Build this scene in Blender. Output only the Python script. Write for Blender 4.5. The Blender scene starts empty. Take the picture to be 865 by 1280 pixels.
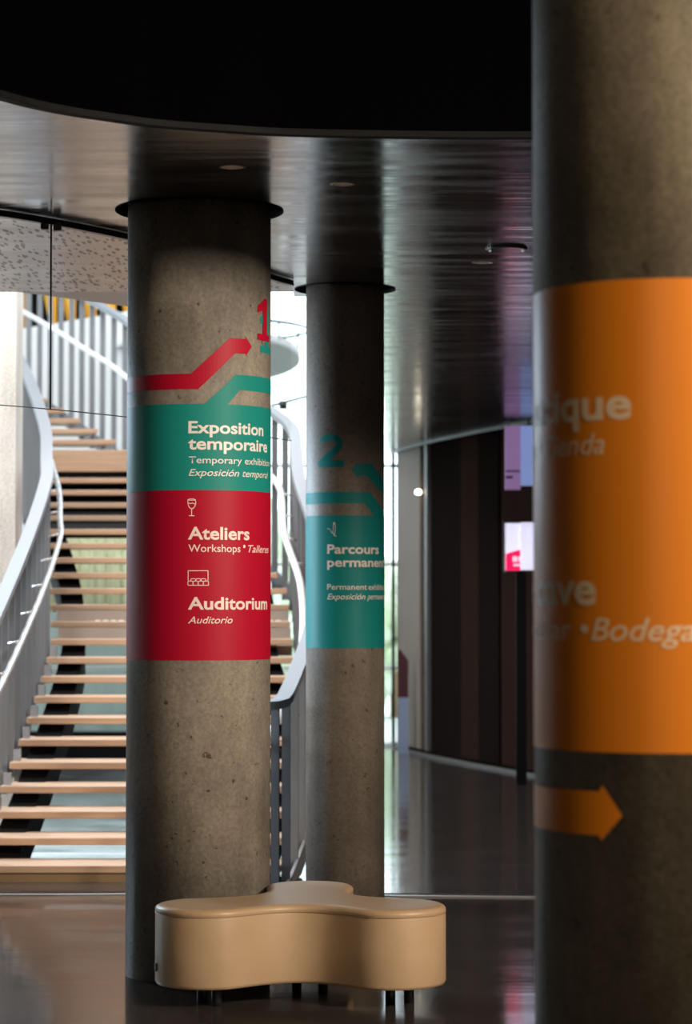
import bpy, bmesh, math, random
from mathutils import Vector, Matrix
random.seed(7)
PI = math.pi
D = bpy.data
SC = bpy.context.scene
COL = SC.collection

# ------------------------------------------------------------ camera
F = 3022.0                      # focal length in pixels of the 865x1280 frame
EYE = 1.7
PITCH = math.atan(117 / F)
cd = D.cameras.new('camera')
cd.sensor_fit = 'VERTICAL'; cd.sensor_height = 36; cd.sensor_width = 36 * 865 / 1280
cd.lens = F / 1280 * 36
cd.clip_start = .05; cd.clip_end = 300
cd.dof.use_dof = True; cd.dof.focus_distance = 10.95; cd.dof.aperture_fstop = 2.9
cam = D.objects.new('camera', cd); COL.objects.link(cam)
cam.location = (0, 0, EYE)
cam.rotation_euler = (PI / 2 + PITCH, 0, 0)
SC.camera = cam

# ------------------------------------------------------------ world, lights, exposure
w = D.worlds.new('world'); SC.world = w; w.use_nodes = True
bg = w.node_tree.nodes['Background']
bg.inputs[0].default_value = (.78, .9, 1, 1); bg.inputs[1].default_value = 4.2
SC.view_settings.view_transform = 'Standard'
SC.view_settings.look = 'None'
SC.view_settings.exposure = 0
SC.view_settings.gamma = 1
SC.view_settings.use_curve_mapping = False

def area(name, loc, target, size, power, color, sy=None, spread=PI):
    l = D.lights.new(name, 'AREA'); l.energy = power; l.color = color
    l.shape = 'RECTANGLE'; l.size = size; l.size_y = sy or size; l.spread = spread
    o = D.objects.new(name, l); COL.objects.link(o); o.location = loc
    o.rotation_euler = (Vector(target) - Vector(loc)).to_track_quat('-Z', 'Y').to_euler()
    return o
area('skylight', (-3.2, 21.5, 8.2), (-3.2, 21.5, 0), 7, 700, (.95, .97, 1), 10)
area('atrium_light', (-3.6, 15.0, 7.6), (-2.2, 22, 2.2), 3, 600, (1, .97, .93), 1.6)
area('lobby_spot', (7.2, 3.8, 4.7), (-.6, 11.2, 2.5), 1.0, 215, (1, .86, .7), .8, spread=1.3)
area('atrium_side_window', (-5.3, 17.6, 3.7), (0, 14, 1.4), 1.2, 95, (.6, .8, 1), 1.6, spread=1.5)
sl = D.lights.new('signpost_spot', 'SPOT'); sl.energy = 1250; sl.color = (1, .8, .58); sl.spot_size = math.radians(46); sl.spot_blend = .7; sl.shadow_soft_size = .5
so = D.objects.new('signpost_spot', sl); COL.objects.link(so); so.location = (4.3, 1.2, 5.2)
so.rotation_euler = (Vector((.9, 6.2, 1.8)) - so.location).to_track_quat('-Z', 'Y').to_euler()
area('lobby_fill', (-.6, -2.0, 3.4), (0, 8, 1.6), 2.5, 38, (1, .88, .75), 2)
area('left_window_light', (-7.6, 15.6, 2.0), (0, 14.3, 1.6), 1.2, 42, (.66, .82, 1), 2.4, spread=.75)

# ------------------------------------------------------------ material helpers
def mat(name, col, rough=.6, metal=0, noise=None, bump=None, coat=0, emit=None, estr=1, spec=.5, rnoise=None):
    """noise=(scale xyz, detail, amount, col2); bump=(scale xyz, strength, distance)"""
    m = D.materials.new(name); m.use_nodes = True
    nt = m.node_tree; N = nt.nodes; L = nt.links
    b = N['Principled BSDF']
    b.inputs['Base Color'].default_value = (*col, 1)
    b.inputs['Roughness'].default_value = rough
    b.inputs['Metallic'].default_value = metal
    b.inputs['Coat Weight'].default_value = coat
    b.inputs['Specular IOR Level'].default_value = spec
    if emit:
        b.inputs['Emission Color'].default_value = (*emit, 1); b.inputs['Emission Strength'].default_value = estr
    def nz(scale, detail=4):
        tc = N.new('ShaderNodeTexCoord'); mp = N.new('ShaderNodeMapping'); t = N.new('ShaderNodeTexNoise')
        mp.inputs['Scale'].default_value = scale
        t.inputs['Scale'].default_value = 1; t.inputs['Detail'].default_value = detail
        L.new(tc.outputs['Object'], mp.inputs[0]); L.new(mp.outputs[0], t.inputs['Vector'])
        return t
    if noise:
        t = nz(noise[0], noise[1])
        r = N.new('ShaderNodeValToRGB')
        r.color_ramp.elements[0].position = .5 - noise[2]; r.color_ramp.elements[1].position = .5 + noise[2]
        r.color_ramp.elements[0].color = (*col, 1); r.color_ramp.elements[1].color = (*noise[3], 1)
        L.new(t.outputs[0], r.inputs[0]); L.new(r.outputs[0], b.inputs['Base Color'])
    if bump:
        t = nz(bump[0], bump[3] if len(bump) > 3 else 3)
        bp = N.new('ShaderNodeBump'); bp.inputs['Strength'].default_value = bump[1]; bp.inputs['Distance'].default_value = bump[2]
        L.new(t.outputs[0], bp.inputs['Height']); L.new(bp.outputs[0], b.inputs['Normal'])
    if rnoise:
        t = nz(rnoise[0], 4); mr = N.new('ShaderNodeMapRange')
        mr.inputs[1].default_value = .3; mr.inputs[2].default_value = .7
        mr.inputs[3].default_value = rnoise[1]; mr.inputs[4].default_value = rnoise[2]
        L.new(t.outputs[0], mr.inputs[0]); L.new(mr.outputs[0], b.inputs['Roughness'])
    return m

def concrete(name, dark, light, spot, rough=.55):
    m = mat(name, dark, rough)
    nt = m.node_tree; N = nt.nodes; L = nt.links; b = N['Principled BSDF']
    tc = N.new('ShaderNodeTexCoord')
    def noise(scale, detail, sc3=(1, 1, 1), rgh=.6):
        mp = N.new('ShaderNodeMapping'); mp.inputs['Scale'].default_value = sc3
        t = N.new('ShaderNodeTexNoise'); t.inputs['Scale'].default_value = scale; t.inputs['Detail'].default_value = detail
        t.inputs['Roughness'].default_value = rgh
        L.new(tc.outputs['Object'], mp.inputs[0]); L.new(mp.outputs[0], t.inputs['Vector']); return t
    def ramp(src, a, b_, c0, c1):
        r = N.new('ShaderNodeValToRGB'); e = r.color_ramp.elements
        e[0].position = a; e[1].position = b_; e[0].color = (*c0, 1); e[1].color = (*c1, 1)
        L.new(src.outputs[0], r.inputs[0]); return r
    def mix(mode, a, b_, f):
        x = N.new('ShaderNodeMixRGB'); x.blend_type = mode; x.inputs[0].default_value = f
        L.new(a, x.inputs[1]); L.new(b_, x.inputs[2]); return x.outputs[0]
    big = ramp(noise(2.6, 6, (1, 1, .7), .62), .36, .66, dark, light)
    fine = ramp(noise(60, 4), .3, .7, (.72, .72, .72), (1.18, 1.16, 1.12))
    pit = ramp(noise(24, 2), .27, .33, spot, (1, 1, 1))
    streak = ramp(noise(9, 3, (1, 1, .12)), .35, .75, (.82, .82, .83), (1.12, 1.1, 1.08))
    c = mix('MULTIPLY', big.outputs[0], fine.outputs[0], 1)
    c = mix('MULTIPLY', c, pit.outputs[0], 1)
    c = mix('MULTIPLY', c, streak.outputs[0], 1)
    L.new(c, b.inputs['Base Color'])
    bp = N.new('ShaderNodeBump'); bp.inputs['Strength'].default_value = .25; bp.inputs['Distance'].default_value = .004
    t2 = noise(45, 5); L.new(t2.outputs[0], bp.inputs['Height']); L.new(bp.outputs[0], b.inputs['Normal'])
    return m

def wood(name, a, b_):
    return mat(name, a, .45, noise=((1.2, 30, 30), 6, .22, b_), bump=((2, 60, 60), .1, .002))

M = {}
M['floor'] = mat('polished_floor', (.042, .034, .031), .2, noise=((3, 3, 3), 5, .25, (.062, .05, .045)),
                 bump=((.35, 2.6, 1), .5, .005, 2), rnoise=((2, 2, 2), .07, .15), spec=.85)
M['ceil'] = mat('brushed_dark_metal', (.25, .235, .235), .2, metal=1, noise=((.8, 7, 1), 6, .3, (.36, .34, .345)),
                bump=((.5, 7, 1), .5, .006, 4), rnoise=((1.2, 8, 1), .11, .27))
M['black'] = mat('matt_black', (.004, .0038, .004), .7, spec=.15)
M['black_gloss'] = mat('black_paint', (.0012, .001, .0012), .8, spec=0)
M['lip'] = mat('black_trim', (.02, .019, .02), .35)
M['column_a'] = concrete('concrete_grey', (.17, .15, .125), (.3, .265, .22), (.35, .33, .3))
M['column_b'] = concrete('concrete_brown', (.15, .12, .095), (.24, .2, .16), (.35, .33, .3))
M['column_c'] = concrete('concrete_warm', (.15, .125, .085), (.3, .255, .18), (.5, .45, .4))
M['white_conc'] = concrete('pale_concrete', (.72, .68, .64), (.84, .8, .76), (.8, .78, .75), .7)
M['teal'] = mat('teal_vinyl', (.01, .215, .185), .5, spec=.16)
M['teal_dark'] = mat('teal_vinyl_deep', (.008, .2, .19), .5, spec=.16)
M['red'] = mat('red_vinyl', (.37, .004, .022), .5, spec=.16)
M['orange'] = mat('orange_vinyl', (.8, .235, .012), .4, spec=.4)
M['print'] = mat('white_print', (.72, .66, .62), .45)
M['print_pink'] = mat('pale_pink_print', (.74, .6, .56), .45)
M['print_sand'] = mat('sand_print', (.82, .62, .4), .45)
M['leather'] = mat('tan_leather', (.40, .27, .155), .42, noise=((5, 5, 5), 5, .25, (.46, .315, .19)), bump=((90, 90, 90), .18, .0015))
M['seam'] = mat('dark_leather_seam', (.28, .18, .10), .55)
M['rubber'] = mat('black_rubber', (.012, .012, .012), .5)
M['wood'] = wood('light_oak_tread', (.5, .32, .21), (.64, .43, .29))
M['slat'] = mat('galvanised_slat', (.25, .26, .28), .42, metal=.4, noise=((4, 4, 1.5), 3, .3, (.34, .355, .38)))
M['band'] = mat('pale_steel_rail', (.30, .325, .36), .45, metal=.2)
M['steel'] = mat('polished_steel', (.85, .86, .88), .25, metal=.8)
M['riser'] = mat('grey_riser_metal', (.42, .36, .32), .5, metal=.2)
M['white'] = mat('white_paint', (.85, .86, .87), .5)
M['yellow'] = mat('amber_panel', (.95, .52, .05), .5)
M['brown_panel'] = mat('tan_board', (.42, .25, .12), .6)
M['panel'] = mat('dark_wood_panel', (.02, .0105, .008), .5, noise=((30, 30, 1.2), 5, .3, (.025, .0135, .0105)), spec=0)
M['panel_deep'] = mat('near_black_panel', (.010, .0068, .006), .5, spec=0)
M['panel_pale'] = mat('taupe_panel', (.17, .125, .10), .6, noise=((20, 20, 1), 4, .3, (.22, .17, .135)), spec=.1)
M['alu'] = mat('aluminium_strip', (.5, .48, .47), .35, metal=.7)
M['strip'] = mat('dull_metal_strip', (.12, .11, .105), .5, metal=.3)
M['frame'] = mat('black_window_frame', (.015, .016, .016), .4)
M['curtain'] = mat('cream_curtain', (.86, .82, .64), .8, noise=((3, 3, .3), 3, .3, (.78, .76, .6)))
M['ground'] = mat('pale_paving', (.6, .62, .58), .8, noise=((1, 1, 1), 4, .3, (.5, .54, .48)))
M['leaf'] = mat('green_foliage', (.58, .68, .46), .7, noise=((4, 4, 4), 5, .25, (.95, .97, .85)))
mcur = M['curtain']; _n = mcur.node_tree.nodes; _l = mcur.node_tree.links
_t = _n.new('ShaderNodeBsdfTranslucent'); _t.inputs[0].default_value = (.9, .87, .7, 1); _m = _n.new('ShaderNodeMixShader'); _m.inputs[0].default_value = .88
_l.new(_n['Principled BSDF'].outputs[0], _m.inputs[1]); _l.new(_t.outputs[0], _m.inputs[2]); _l.new(_m.outputs[0], _n['Material Output'].inputs[0])
M['garden'] = mat('grey_green_render', (.2, .23, .22), .8, noise=((3, 1, .25), 3, .15, (.33, .36, .33)))
M['lamp'] = mat('lit_lens', (1, .8, .6), .5, emit=(1, .66, .42), estr=.9)
M['glint_bright'] = mat('glint_glow', (1, .9, .7), .5, emit=(1, .9, .68), estr=14)
M['lamp_white'] = mat('white_diffuser', (.9, .9, .9), .5, emit=(.9, .93, 1), estr=.25)
M['lens_dark'] = mat('smoked_lens', (.05, .05, .05), .15)
M['scr_white'] = mat('lit_white_screen', (.8, .8, .9), .5, emit=(.8, .77, 1), estr=.82)
M['scr_red'] = mat('lit_red_screen', (.8, 0, .1), .5, emit=(.95, .005, .09), estr=1.0)
M['scr_print'] = mat('screen_print', (.8, .7, .8), .5, emit=(.95, .55, .66), estr=1.0)
M['scr_grey'] = mat('screen_grey_line', (.5, .5, .6), .5, emit=(.5, .5, .66), estr=1.0)
M['refl_purple'] = mat('lit_purple_reflection', (.2, .1, .25), .4, emit=(.24, .14, .29), estr=.8)
M['refl_blue'] = mat('lit_blue_reflection', (.2, .2, .4), .4, emit=(.22, .29, .58), estr=.8)
M['dark_red'] = mat('dark_red_fabric', (.06, .008, .01), .7)
M['blue_grey'] = mat('blue_grey_cloth', (.25, .3, .42), .7)

def glass(name, tint, refl=.07, rough=.0):
    m = D.materials.new(name); m.use_nodes = True
    nt = m.node_tree; N = nt.nodes; L = nt.links; N.clear()
    o = N.new('ShaderNodeOutputMaterial'); t = N.new('ShaderNodeBsdfTransparent'); g = N.new('ShaderNodeBsdfGlossy')
    x = N.new('ShaderNodeMixShader'); fr = N.new('ShaderNodeFresnel'); fr.inputs[0].default_value = 1.45
    t.inputs[0].default_value = (*tint, 1); g.inputs['Roughness'].default_value = rough
    L.new(fr.outputs[0], x.inputs[0]); L.new(t.outputs[0], x.inputs[1]); L.new(g.outputs[0], x.inputs[2]); L.new(x.outputs[0], o.inputs[0])
    return m
M['glass'] = glass('clear_glass', (.97, .985, .98))
M['glass_green'] = glass('green_tinted_glass', (.95, .975, .965))

def perforated():
    m = mat('perforated_metal', (.36, .33, .32), .3, metal=1, rnoise=((1, 6, 1), .25, .4))
    nt = m.node_tree; N = nt.nodes; L = nt.links; b = N['Principled BSDF']
    tc = N.new('ShaderNodeTexCoord'); mp = N.new('ShaderNodeMapping'); v = N.new('ShaderNodeTexVoronoi')
    mp.inputs['Scale'].default_value = (34, 7, 1); mp.inputs['Rotation'].default_value = (0, 0, .35)
    r = N.new('ShaderNodeValToRGB'); e = r.color_ramp.elements
    e[0].position = .3; e[1].position = .38; e[0].color = (.02, .02, .02, 1); e[1].color = (.4, .37, .36, 1)
    v.inputs['Scale'].default_value = 1
    L.new(tc.outputs['Object'], mp.inputs[0]); L.new(mp.outputs[0], v.inputs['Vector']); L.new(v.outputs['Distance'], r.inputs[0])
    L.new(r.outputs[0], b.inputs['Base Color'])
    return m
M['perf'] = perforated()

# ------------------------------------------------------------ object helpers
def tag(o, label=None, cat=None, group=None, kind=None):
    if label: o['label'] = label
    if cat: o['category'] = cat
    if group: o['group'] = group
    if kind: o['kind'] = kind
    return o
def obj(name, bm, m, parent=None, smooth=False):
    me = D.meshes.new(name); bm.to_mesh(me); bm.free()
    if m: me.materials.append(M[m] if isinstance(m, str) else m)
    if smooth:
        for p in me.polygons: p.use_smooth = True
    o = D.objects.new(name, me); COL.objects.link(o)
    if parent:
        o.parent = parent
        o.matrix_parent_inverse = Matrix.Translation(-parent_world(parent))
    return o
def parent_world(p):
    v = Vector(p.location) if p.parent is None else Vector(p.location) + Vector((0, 0, 0))
    while p.parent: 
        p = p.parent
        if p.parent is None: v = Vector(p.location)
    return v
def thing(name, loc, label, cat, group=None):
    o = D.objects.new(name, None); COL.objects.link(o); o.location = loc; o.empty_display_size = .2
    return tag(o, label, cat, group)
def fix(o, root):
    """child meshes are built in world space: cancel the root's translation"""
    o.matrix_parent_inverse = Matrix.Translation(-Vector(root.location))
    return o
def child(name, bm, m, root, smooth=False):
    o = obj(name, bm, m, None, smooth); o.parent = root; return fix(o, root)
def sub(name, bm, m, part, smooth=False):
    o = obj(name, bm, m, None, smooth); o.parent = part; return o   # part sits at identity in world
def box(bm, x0, x1, y0, y1, z0, z1, bev=0):
    vs = [bm.verts.new((x, y, z)) for z in (z0, z1) for (x, y) in ((x0, y0), (x1, y0), (x1, y1), (x0, y1))]
    for f in ((3, 2, 1, 0), (4, 5, 6, 7), (0, 1, 5, 4), (1, 2, 6, 5), (2, 3, 7, 6), (3, 0, 4, 7)):
        bm.faces.new([vs[i] for i in f])
    if bev:
        es = {e for v in vs for e in v.link_edges}
        bmesh.ops.bevel(bm, geom=list(es), offset=bev, segments=2, affect='EDGES')
    return bm
def B(*a, **k): return box(bmesh.new(), *a, **k)
def prism(bm, pts, z0, z1):
    """vertical prism of a convex or concave outline; z0/z1 numbers or lists"""
    n = len(pts)
    Z0 = z0 if isinstance(z0, (list, tuple)) else [z0] * n
    Z1 = z1 if isinstance(z1, (list, tuple)) else [z1] * n
    a = [bm.verts.new((p[0], p[1], Z0[i])) for i, p in enumerate(pts)]
    b = [bm.verts.new((p[0], p[1], Z1[i])) for i, p in enumerate(pts)]
    bm.faces.new(list(reversed(a))); bm.faces.new(b)
    for i in range(n):
        j = (i + 1) % n; bm.faces.new((a[i], a[j], b[j], b[i]))
    bmesh.ops.recalc_face_normals(bm, faces=bm.faces[:])
    return bm
def cyl(bm, cx, cy, z0, z1, r, seg=24, r2=None, caps=True):
    r2 = r if r2 is None else r2
    a = [bm.verts.new((cx + r * math.cos(t * 2 * PI / seg), cy + r * math.sin(t * 2 * PI / seg), z0)) for t in range(seg)]
    b = [bm.verts.new((cx + r2 * math.cos(t * 2 * PI / seg), cy + r2 * math.sin(t * 2 * PI / seg), z1)) for t in range(seg)]
    for i in range(seg):
        j = (i + 1) % seg; f = bm.faces.new((a[i], a[j], b[j], b[i])); f.smooth = True
    if caps: bm.faces.new(list(reversed(a))); bm.faces.new(b)
    return bm
def ribbon(bm, pts, hw, th, up=None):
    """flat bar along pts: half width hw horizontally across, thickness th vertically"""
    rows = []
    n = len(pts)
    for i, p in enumerate(pts):
        t = Vector(pts[min(i + 1, n - 1)]) - Vector(pts[max(i - 1, 0)])
        s = Vector((t.y, -t.x, 0)).normalized() * hw
        p = Vector(p)
        rows.append([bm.verts.new(p + s), bm.verts.new(p - s), bm.verts.new(p - s + Vector((0, 0, th))), bm.verts.new(p + s + Vector((0, 0, th)))])
    for a, b in zip(rows, rows[1:]):
        for k in range(4): bm.faces.new((a[k], a[(k + 1) % 4], b[(k + 1) % 4], b[k]))
    bm.faces.new(rows[0][::-1]); bm.faces.new(rows[-1])
    bmesh.ops.recalc_face_normals(bm, faces=bm.faces[:])
    return bm
def tube(bm, pts, r, seg=10):
    rows = []; n = len(pts)
    for i, p in enumerate(pts):
        t = (Vector(pts[min(i + 1, n - 1)]) - Vector(pts[max(i - 1, 0)])).normalized()
        a = t.cross(Vector((0, 0, 1)))
        if a.length < 1e-4: a = Vector((1, 0, 0))
        a.normalize(); b = a.cross(t)
        rows.append([bm.verts.new(Vector(p) + a * r * math.cos(k * 2 * PI / seg) + b * r * math.sin(k * 2 * PI / seg)) for k in range(seg)])
    for a, b in zip(rows, rows[1:]):
        for k in range(seg):
            f = bm.faces.new((a[k], a[(k + 1) % seg], b[(k + 1) % seg], b[k])); f.smooth = True
    bm.faces.new(rows[0][::-1]); bm.faces.new(rows[-1])
    bmesh.ops.recalc_face_normals(bm, faces=bm.faces[:])
    return bm

# measuring: where the sight line through a pixel of the photograph meets a plane or cylinder
FW = Vector((0, math.cos(PITCH), math.sin(PITCH))); UP = Vector((0, -math.sin(PITCH), math.cos(PITCH)))
def ray(px, py): return FW + Vector((1, 0, 0)) * ((px - 432.5) / F) - UP * ((py - 640) / F)
def at(px, py, Y):
    d = ray(px, py); return Vector((0, 0, EYE)) + d * (Y / d.y)
def elev(py): d = ray(432.5, py); return d.z / d.y

# ------------------------------------------------------------ setting
CEIL = 3.548
floor = obj('floor', B(-9.2, 10.2, -8.2, 30.2, -.2, 0), 'floor'); tag(floor, kind='structure')

ARC = [(-9, 6.9), (-6, 7.6), (-3.6, 8.15), (-2.2, 8.45), (-1.24, 8.67), (-.82, 8.9), (-.5, 9.1), (-.1, 9.35), (.35, 9.4), (.73, 9.42), (1.5, 9.4), (2.6, 9.2), (5, 8.2), (7, 6.8), (9.8, 4.6)]
def smooth_pts(P, k=6):
    out = []
    for i in range(len(P) - 1):
        p0, p1, p2, p3 = P[max(i - 1, 0)], P[i], P[i + 1], P[min(i + 2, len(P) - 1)]
        for j in range(k):
            t = j / k
            out.append(tuple(.5 * (2 * b + (c - a) * t + (2 * a - 5 * b + 4 * c - d) * t * t + (-a + 3 * b - 3 * c + d) * t ** 3) for a, b, c, d in zip(p0, p1, p2, p3)))
    out.append(P[-1]); return out
ARC = [(-9, 1.0), (-4.5, 2.6), (-2.4, 5.2), (-1.7, 7.5), (-1.24, 8.67), (-.82, 9.12), (-.46, 9.29), (-.1, 9.38), (.73, 9.42), (1.6, 9.3), (3.2, 8.8), (6, 7.2), (9.8, 4.6)]
ARCS = smooth_pts(ARC)
RAIL = smooth_pts([(-9, 8.2), (-5.5, 8.6), (-3.6, 9.5), (-2.4, 10.5), (-1.607, 11.23), (-1.085, 11.95), (-.69, 12.75), (-.41, 13.44), (-.31, 13.66)])
C1, R1 = (-.686, 11.26), .334
C2, R2 = (-.005, 14.07), .228
C3, R3 = (.817, 6.2), .334
def flat_with_holes(outer, holes, z):
    bm = bmesh.new(); es = []
    for loop in [outer] + holes:
        vs = [bm.verts.new((x, y, z)) for x, y in loop]
        es += [bm.edges.new((vs[i], vs[(i + 1) % len(vs)])) for i in range(len(vs))]
    bmesh.ops.triangle_fill(bm, use_beauty=True, edges=es)
    for f in bm.faces:
        if f.normal.z > 0: f.normal_flip()
    return bm
def circle(c, r, n=48): return [(c[0] + r * math.cos(i * 2 * PI / n), c[1] + r * math.sin(i * 2 * PI / n)) for i in range(n)]
WALLR = [(9.9, -1.6), (7.6, 6.0), (5.6, 12.4), (4.0, 17.5), (1.87, 24.3), (1.43, 25.7), (.976, 27.3), (.65, 28.9), (.62, 29.4)]
H1, H2, H3 = .394, .296, .394
DOWN = [(W.x, W.y) for W in (Vector((0, 0, 0)),)]
def on_ceil(px, py):
    d = ray(px, py); k = (CEIL - EYE) / d.z; return (d.x * k, d.y * k)
DOWN = [on_ceil(290, 209), on_ceil(429, 230), on_ceil(604, 328)]
outer = ARCS + [(9.8, 6.0)] + [(7.9, 6.0), (5.9, 12.4), (4.3, 17.5), (2.17, 24.3), (1.73, 25.7), (1.27, 27.3), (.95, 29.4)] + [(.5, 29.4), (.2, 14.42), (-.31, 14.42)] + RAIL[::-1]
cm = flat_with_holes(outer, [circle(C1, H1), circle(C2, H2)] + [circle(p, .052, 20) for p in DOWN], CEIL)
ceiling = obj('ceiling', cm, 'ceil'); tag(ceiling, kind='structure')
bm = flat_with_holes(RAIL + [(-.31, 14.19), (-9, 14.19)], [], CEIL)
tag(obj('ceiling', bm, 'perf'), 'perforated dark metal ceiling beyond the rail', kind='structure')
tri = [(-1.95, 14.19), (-1.35, 14.9), (-.93, 15.42), (-.5, 15.6), (-.5, 14.19)]
bm = prism(bmesh.new(), tri, CEIL + .002, CEIL + .25)
tag(obj('ceiling', bm, 'riser'), kind='structure')
# recess sleeves above the column holes
for c, h in ((C1, H1), (C2, H2)):
    bm = cyl(bmesh.new(), c[0], c[1], CEIL - .004, CEIL + .5, h, 48, caps=False)
    v = [bm.verts.new((c[0] + h * math.cos(t * PI / 24), c[1] + h * math.sin(t * PI / 24), CEIL + .5)) for t in range(48)]
    bm.faces.new(v)
    tag(obj('trim_1', bm, 'black'), kind='structure')
def wall_line(name, pts, z0, z1, th, m, n=None):
    """vertical wall of given thickness along pts (thickness to the left of travel)"""
    bm = bmesh.new(); rows = []
    for i, p in enumerate(pts):
        a = Vector(pts[max(i - 1, 0)]); b = Vector(pts[min(i + 1, len(pts) - 1)]); t = (b - a).normalized()
        q = Vector(p) + Vector((-t.y, t.x)) * th
        rows.append([bm.verts.new((*p, z0)), bm.verts.new((*p, z1)), bm.verts.new((*q, z1)), bm.verts.new((*q, z0))])
    for a, b in zip(rows, rows[1:]):
        for k in range(4): bm.faces.new((a[k], a[(k + 1) % 4], b[(k + 1) % 4], b[k]))
    bm.faces.new(rows[0][::-1]); bm.faces.new(rows[-1])
    bmesh.ops.recalc_face_normals(bm, faces=bm.faces[:])
    o = obj(name, bm, m); tag(o, kind='structure'); return o
TOP = 8.5
wall_line('wall_front', ARCS, CEIL + .012, TOP, .12, 'black_gloss')
wall_line('trim_2', ARCS, CEIL - .012, CEIL + .012, .05, 'black')
wall_line('wall_upper', [(-9, 14.3), (-2.1, 14.3), (-.5, 15.72), (.2, 15.72)], CEIL + .26, TOP, -.1, 'black')
wall_line('wall_inner', [(.24, 14.3), (.56, 29.4)], CEIL + .02, TOP, -.12, 'white')
obj_roof = tag(obj('ceiling', B(-9.2, 10.2, -8.2, 30.2, TOP, TOP + .2), 'black'), kind='structure')
tag(obj('wall_left', B(-9.2, -9, -8.2, 14.3, 0, TOP), 'panel_deep'), kind='structure')
tag(obj('wall_rear', B(-9.2, 10.2, -8.4, -8.2, 0, TOP), 'panel_deep'), kind='structure')
tag(obj('wall_outer', B(10, 10.2, -8.2, 30.2, 0, TOP), 'panel_deep'), kind='structure')
tag(obj('wall_back', B(.68, 10.2, 29.5, 29.7, 0, TOP), 'panel_deep'), kind='structure')
# pale concrete pier behind the left railing
wl = at(28, 600, 19.15)
tag(obj('wall_side', B(-9, wl.x, 18.75, 19.15, 0, TOP), 'white_conc'), kind='structure')
# floor strip where the two floors meet
stp = [(-9, 14.3), (-1.7, 14.28), (-.4, 14.36), (.3, 14.22), (1.1, 14.16), (4.6, 14.0)]
bm = ribbon(bmesh.new(), [(x, y, .001) for x, y in stp], .022, .006)
tag(obj('trim_3', bm, 'alu'), kind='structure')
bm = ribbon(bmesh.new(), [(x, y + .1, .001) for x, y in stp], .02, .004)
tag(obj('trim_4', bm, 'black'), kind='structure')

# right-hand panelled wall: each panel its own piece
wr = D.objects.new('wall_right', None); COL.objects.link(wr); tag(wr, kind='structure')
def along(P, step):
    out = [Vector(P[0])]; acc = 0
    for a, b in zip(P, P[1:]):
        a = Vector(a); b = Vector(b); L = (b - a).length; d = step - acc
        while d <= L: out.append(a + (b - a) * (d / L)); d += step
        acc = L - (d - step)
    return out
back = wall_line('wall_right', WALLR, 0, CEIL + .02, -.1, 'panel_deep')
near = along(WALLR[:4] + [(1.87, 24.3), (1.43, 25.7), (1.13, 26.75)], .62)
for i, (a, b) in enumerate(zip(near, near[1:])):
    t = (b - a).normalized(); nrm = Vector((-t.y, t.x)); pr = .035 + .02 * (i % 2)
    a2 = a + t * .012; b2 = b - t * .012
    o = obj('panel', prism(bmesh.new(), [a2 + nrm * .002, b2 + nrm * .002, b2 + nrm * pr, a2 + nrm * pr], .06, CEIL - .02), 'panel' if i % 3 else 'panel_deep')
    o.parent = wr
def wall_piece(name, px0, px1, m, pr, z0=.06, z1=CEIL - .02):
    def hit(px):
        for a, b in zip(WALLR[3:], WALLR[4:]):
            k = (px - 432.5) / F; a = Vector(a); b = Vector(b)
            f = (a.x - k * a.y) / ((a.x - k * a.y) - (b.x - k * b.y))
            if -1e-6 <= f <= 1: return a + (b - a) * f
        return Vector(WALLR[-1])
    a = hit(px0); b = hit(px1); t = (b - a).normalized(); nrm = Vector((-t.y, t.x))
    o = obj(name, prism(bmesh.new(), [a + nrm * .002, b + nrm * .002, b + nrm * pr, a + nrm * pr], z0, z1), m)
    o.parent = wr; return a, b
wall_piece('metal_strip', 538.8, 535.8, 'strip', .05)
wall_piece('panel', 529, 512, 'panel_pale', .04)
wall_piece('panel', 511, 500, 'panel_pale', .03)
bm = ribbon(bmesh.new(), [(p.x, p.y, 0.0) for p in [Vector(q) + Vector((-.05, -.02)) for q in smooth_pts(WALLR[3:])]], .012, .03)
tag(obj('baseboard_right', bm, 'strip'), kind='structure')
bm = ribbon(bmesh.new(), [(p.x, p.y, CEIL - .02) for p in [Vector(q) + Vector((-.06, -.02)) for q in smooth_pts(WALLR[3:])]], .01, .018)
tag(obj('trim_5', bm, 'lip'), kind='structure')

# ------------------------------------------------------------ back and side glazing
def glazing(name, axis, c, u0, u1, step, zs, extra=()):
    root = D.objects.new(name, None); COL.objects.link(root); tag(root, kind='structure')
    def bb(ua, ub, ca, cb, z0, z1): return B(ua, ub, ca, cb, z0, z1) if axis == 'x' else B(ca, cb, ua, ub, z0, z1)
    us = [u0]
    while us[-1] + step < u1 - .2: us.append(us[-1] + step)
    us.append(u1)
    us = sorted(us + list(extra))
    for u in us: o = obj('mullion', bb(u - .022, u + .022, c - .06, c + .06, 0, zs[-1]), 'frame' if u > .3 and axis == 'x' else 'white'); o.parent = root
    for z in zs: o = obj('transom', bb(u0, u1, c - .045, c + .045, z - .02, z + .02), 'white'); o.parent = root
    for a, b in zip(us, us[1:]):
        for z0, z1 in zip(zs, zs[1:]):
            if b - a > .1: o = obj('pane', bb(a + .022, b - .022, c - .006, c + .006, z0 + .02, z1 - .02), 'glass_green'); o.parent = root
    return root
glazing('window_1', 'x', 29.4, -9, .66, 2.2, [.02, .94, 2.2, 3.4, 5.9, 8.45], (.575,))
glazing('window_2', 'y', -9, 14.3, 29.4, 1.9, [.02, 2.4, 5.2, 8.45])
tag(obj('wall_low', B(-9, -.35, 26.9, 27.1, 0, .3), 'black'), kind='structure')

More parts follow.
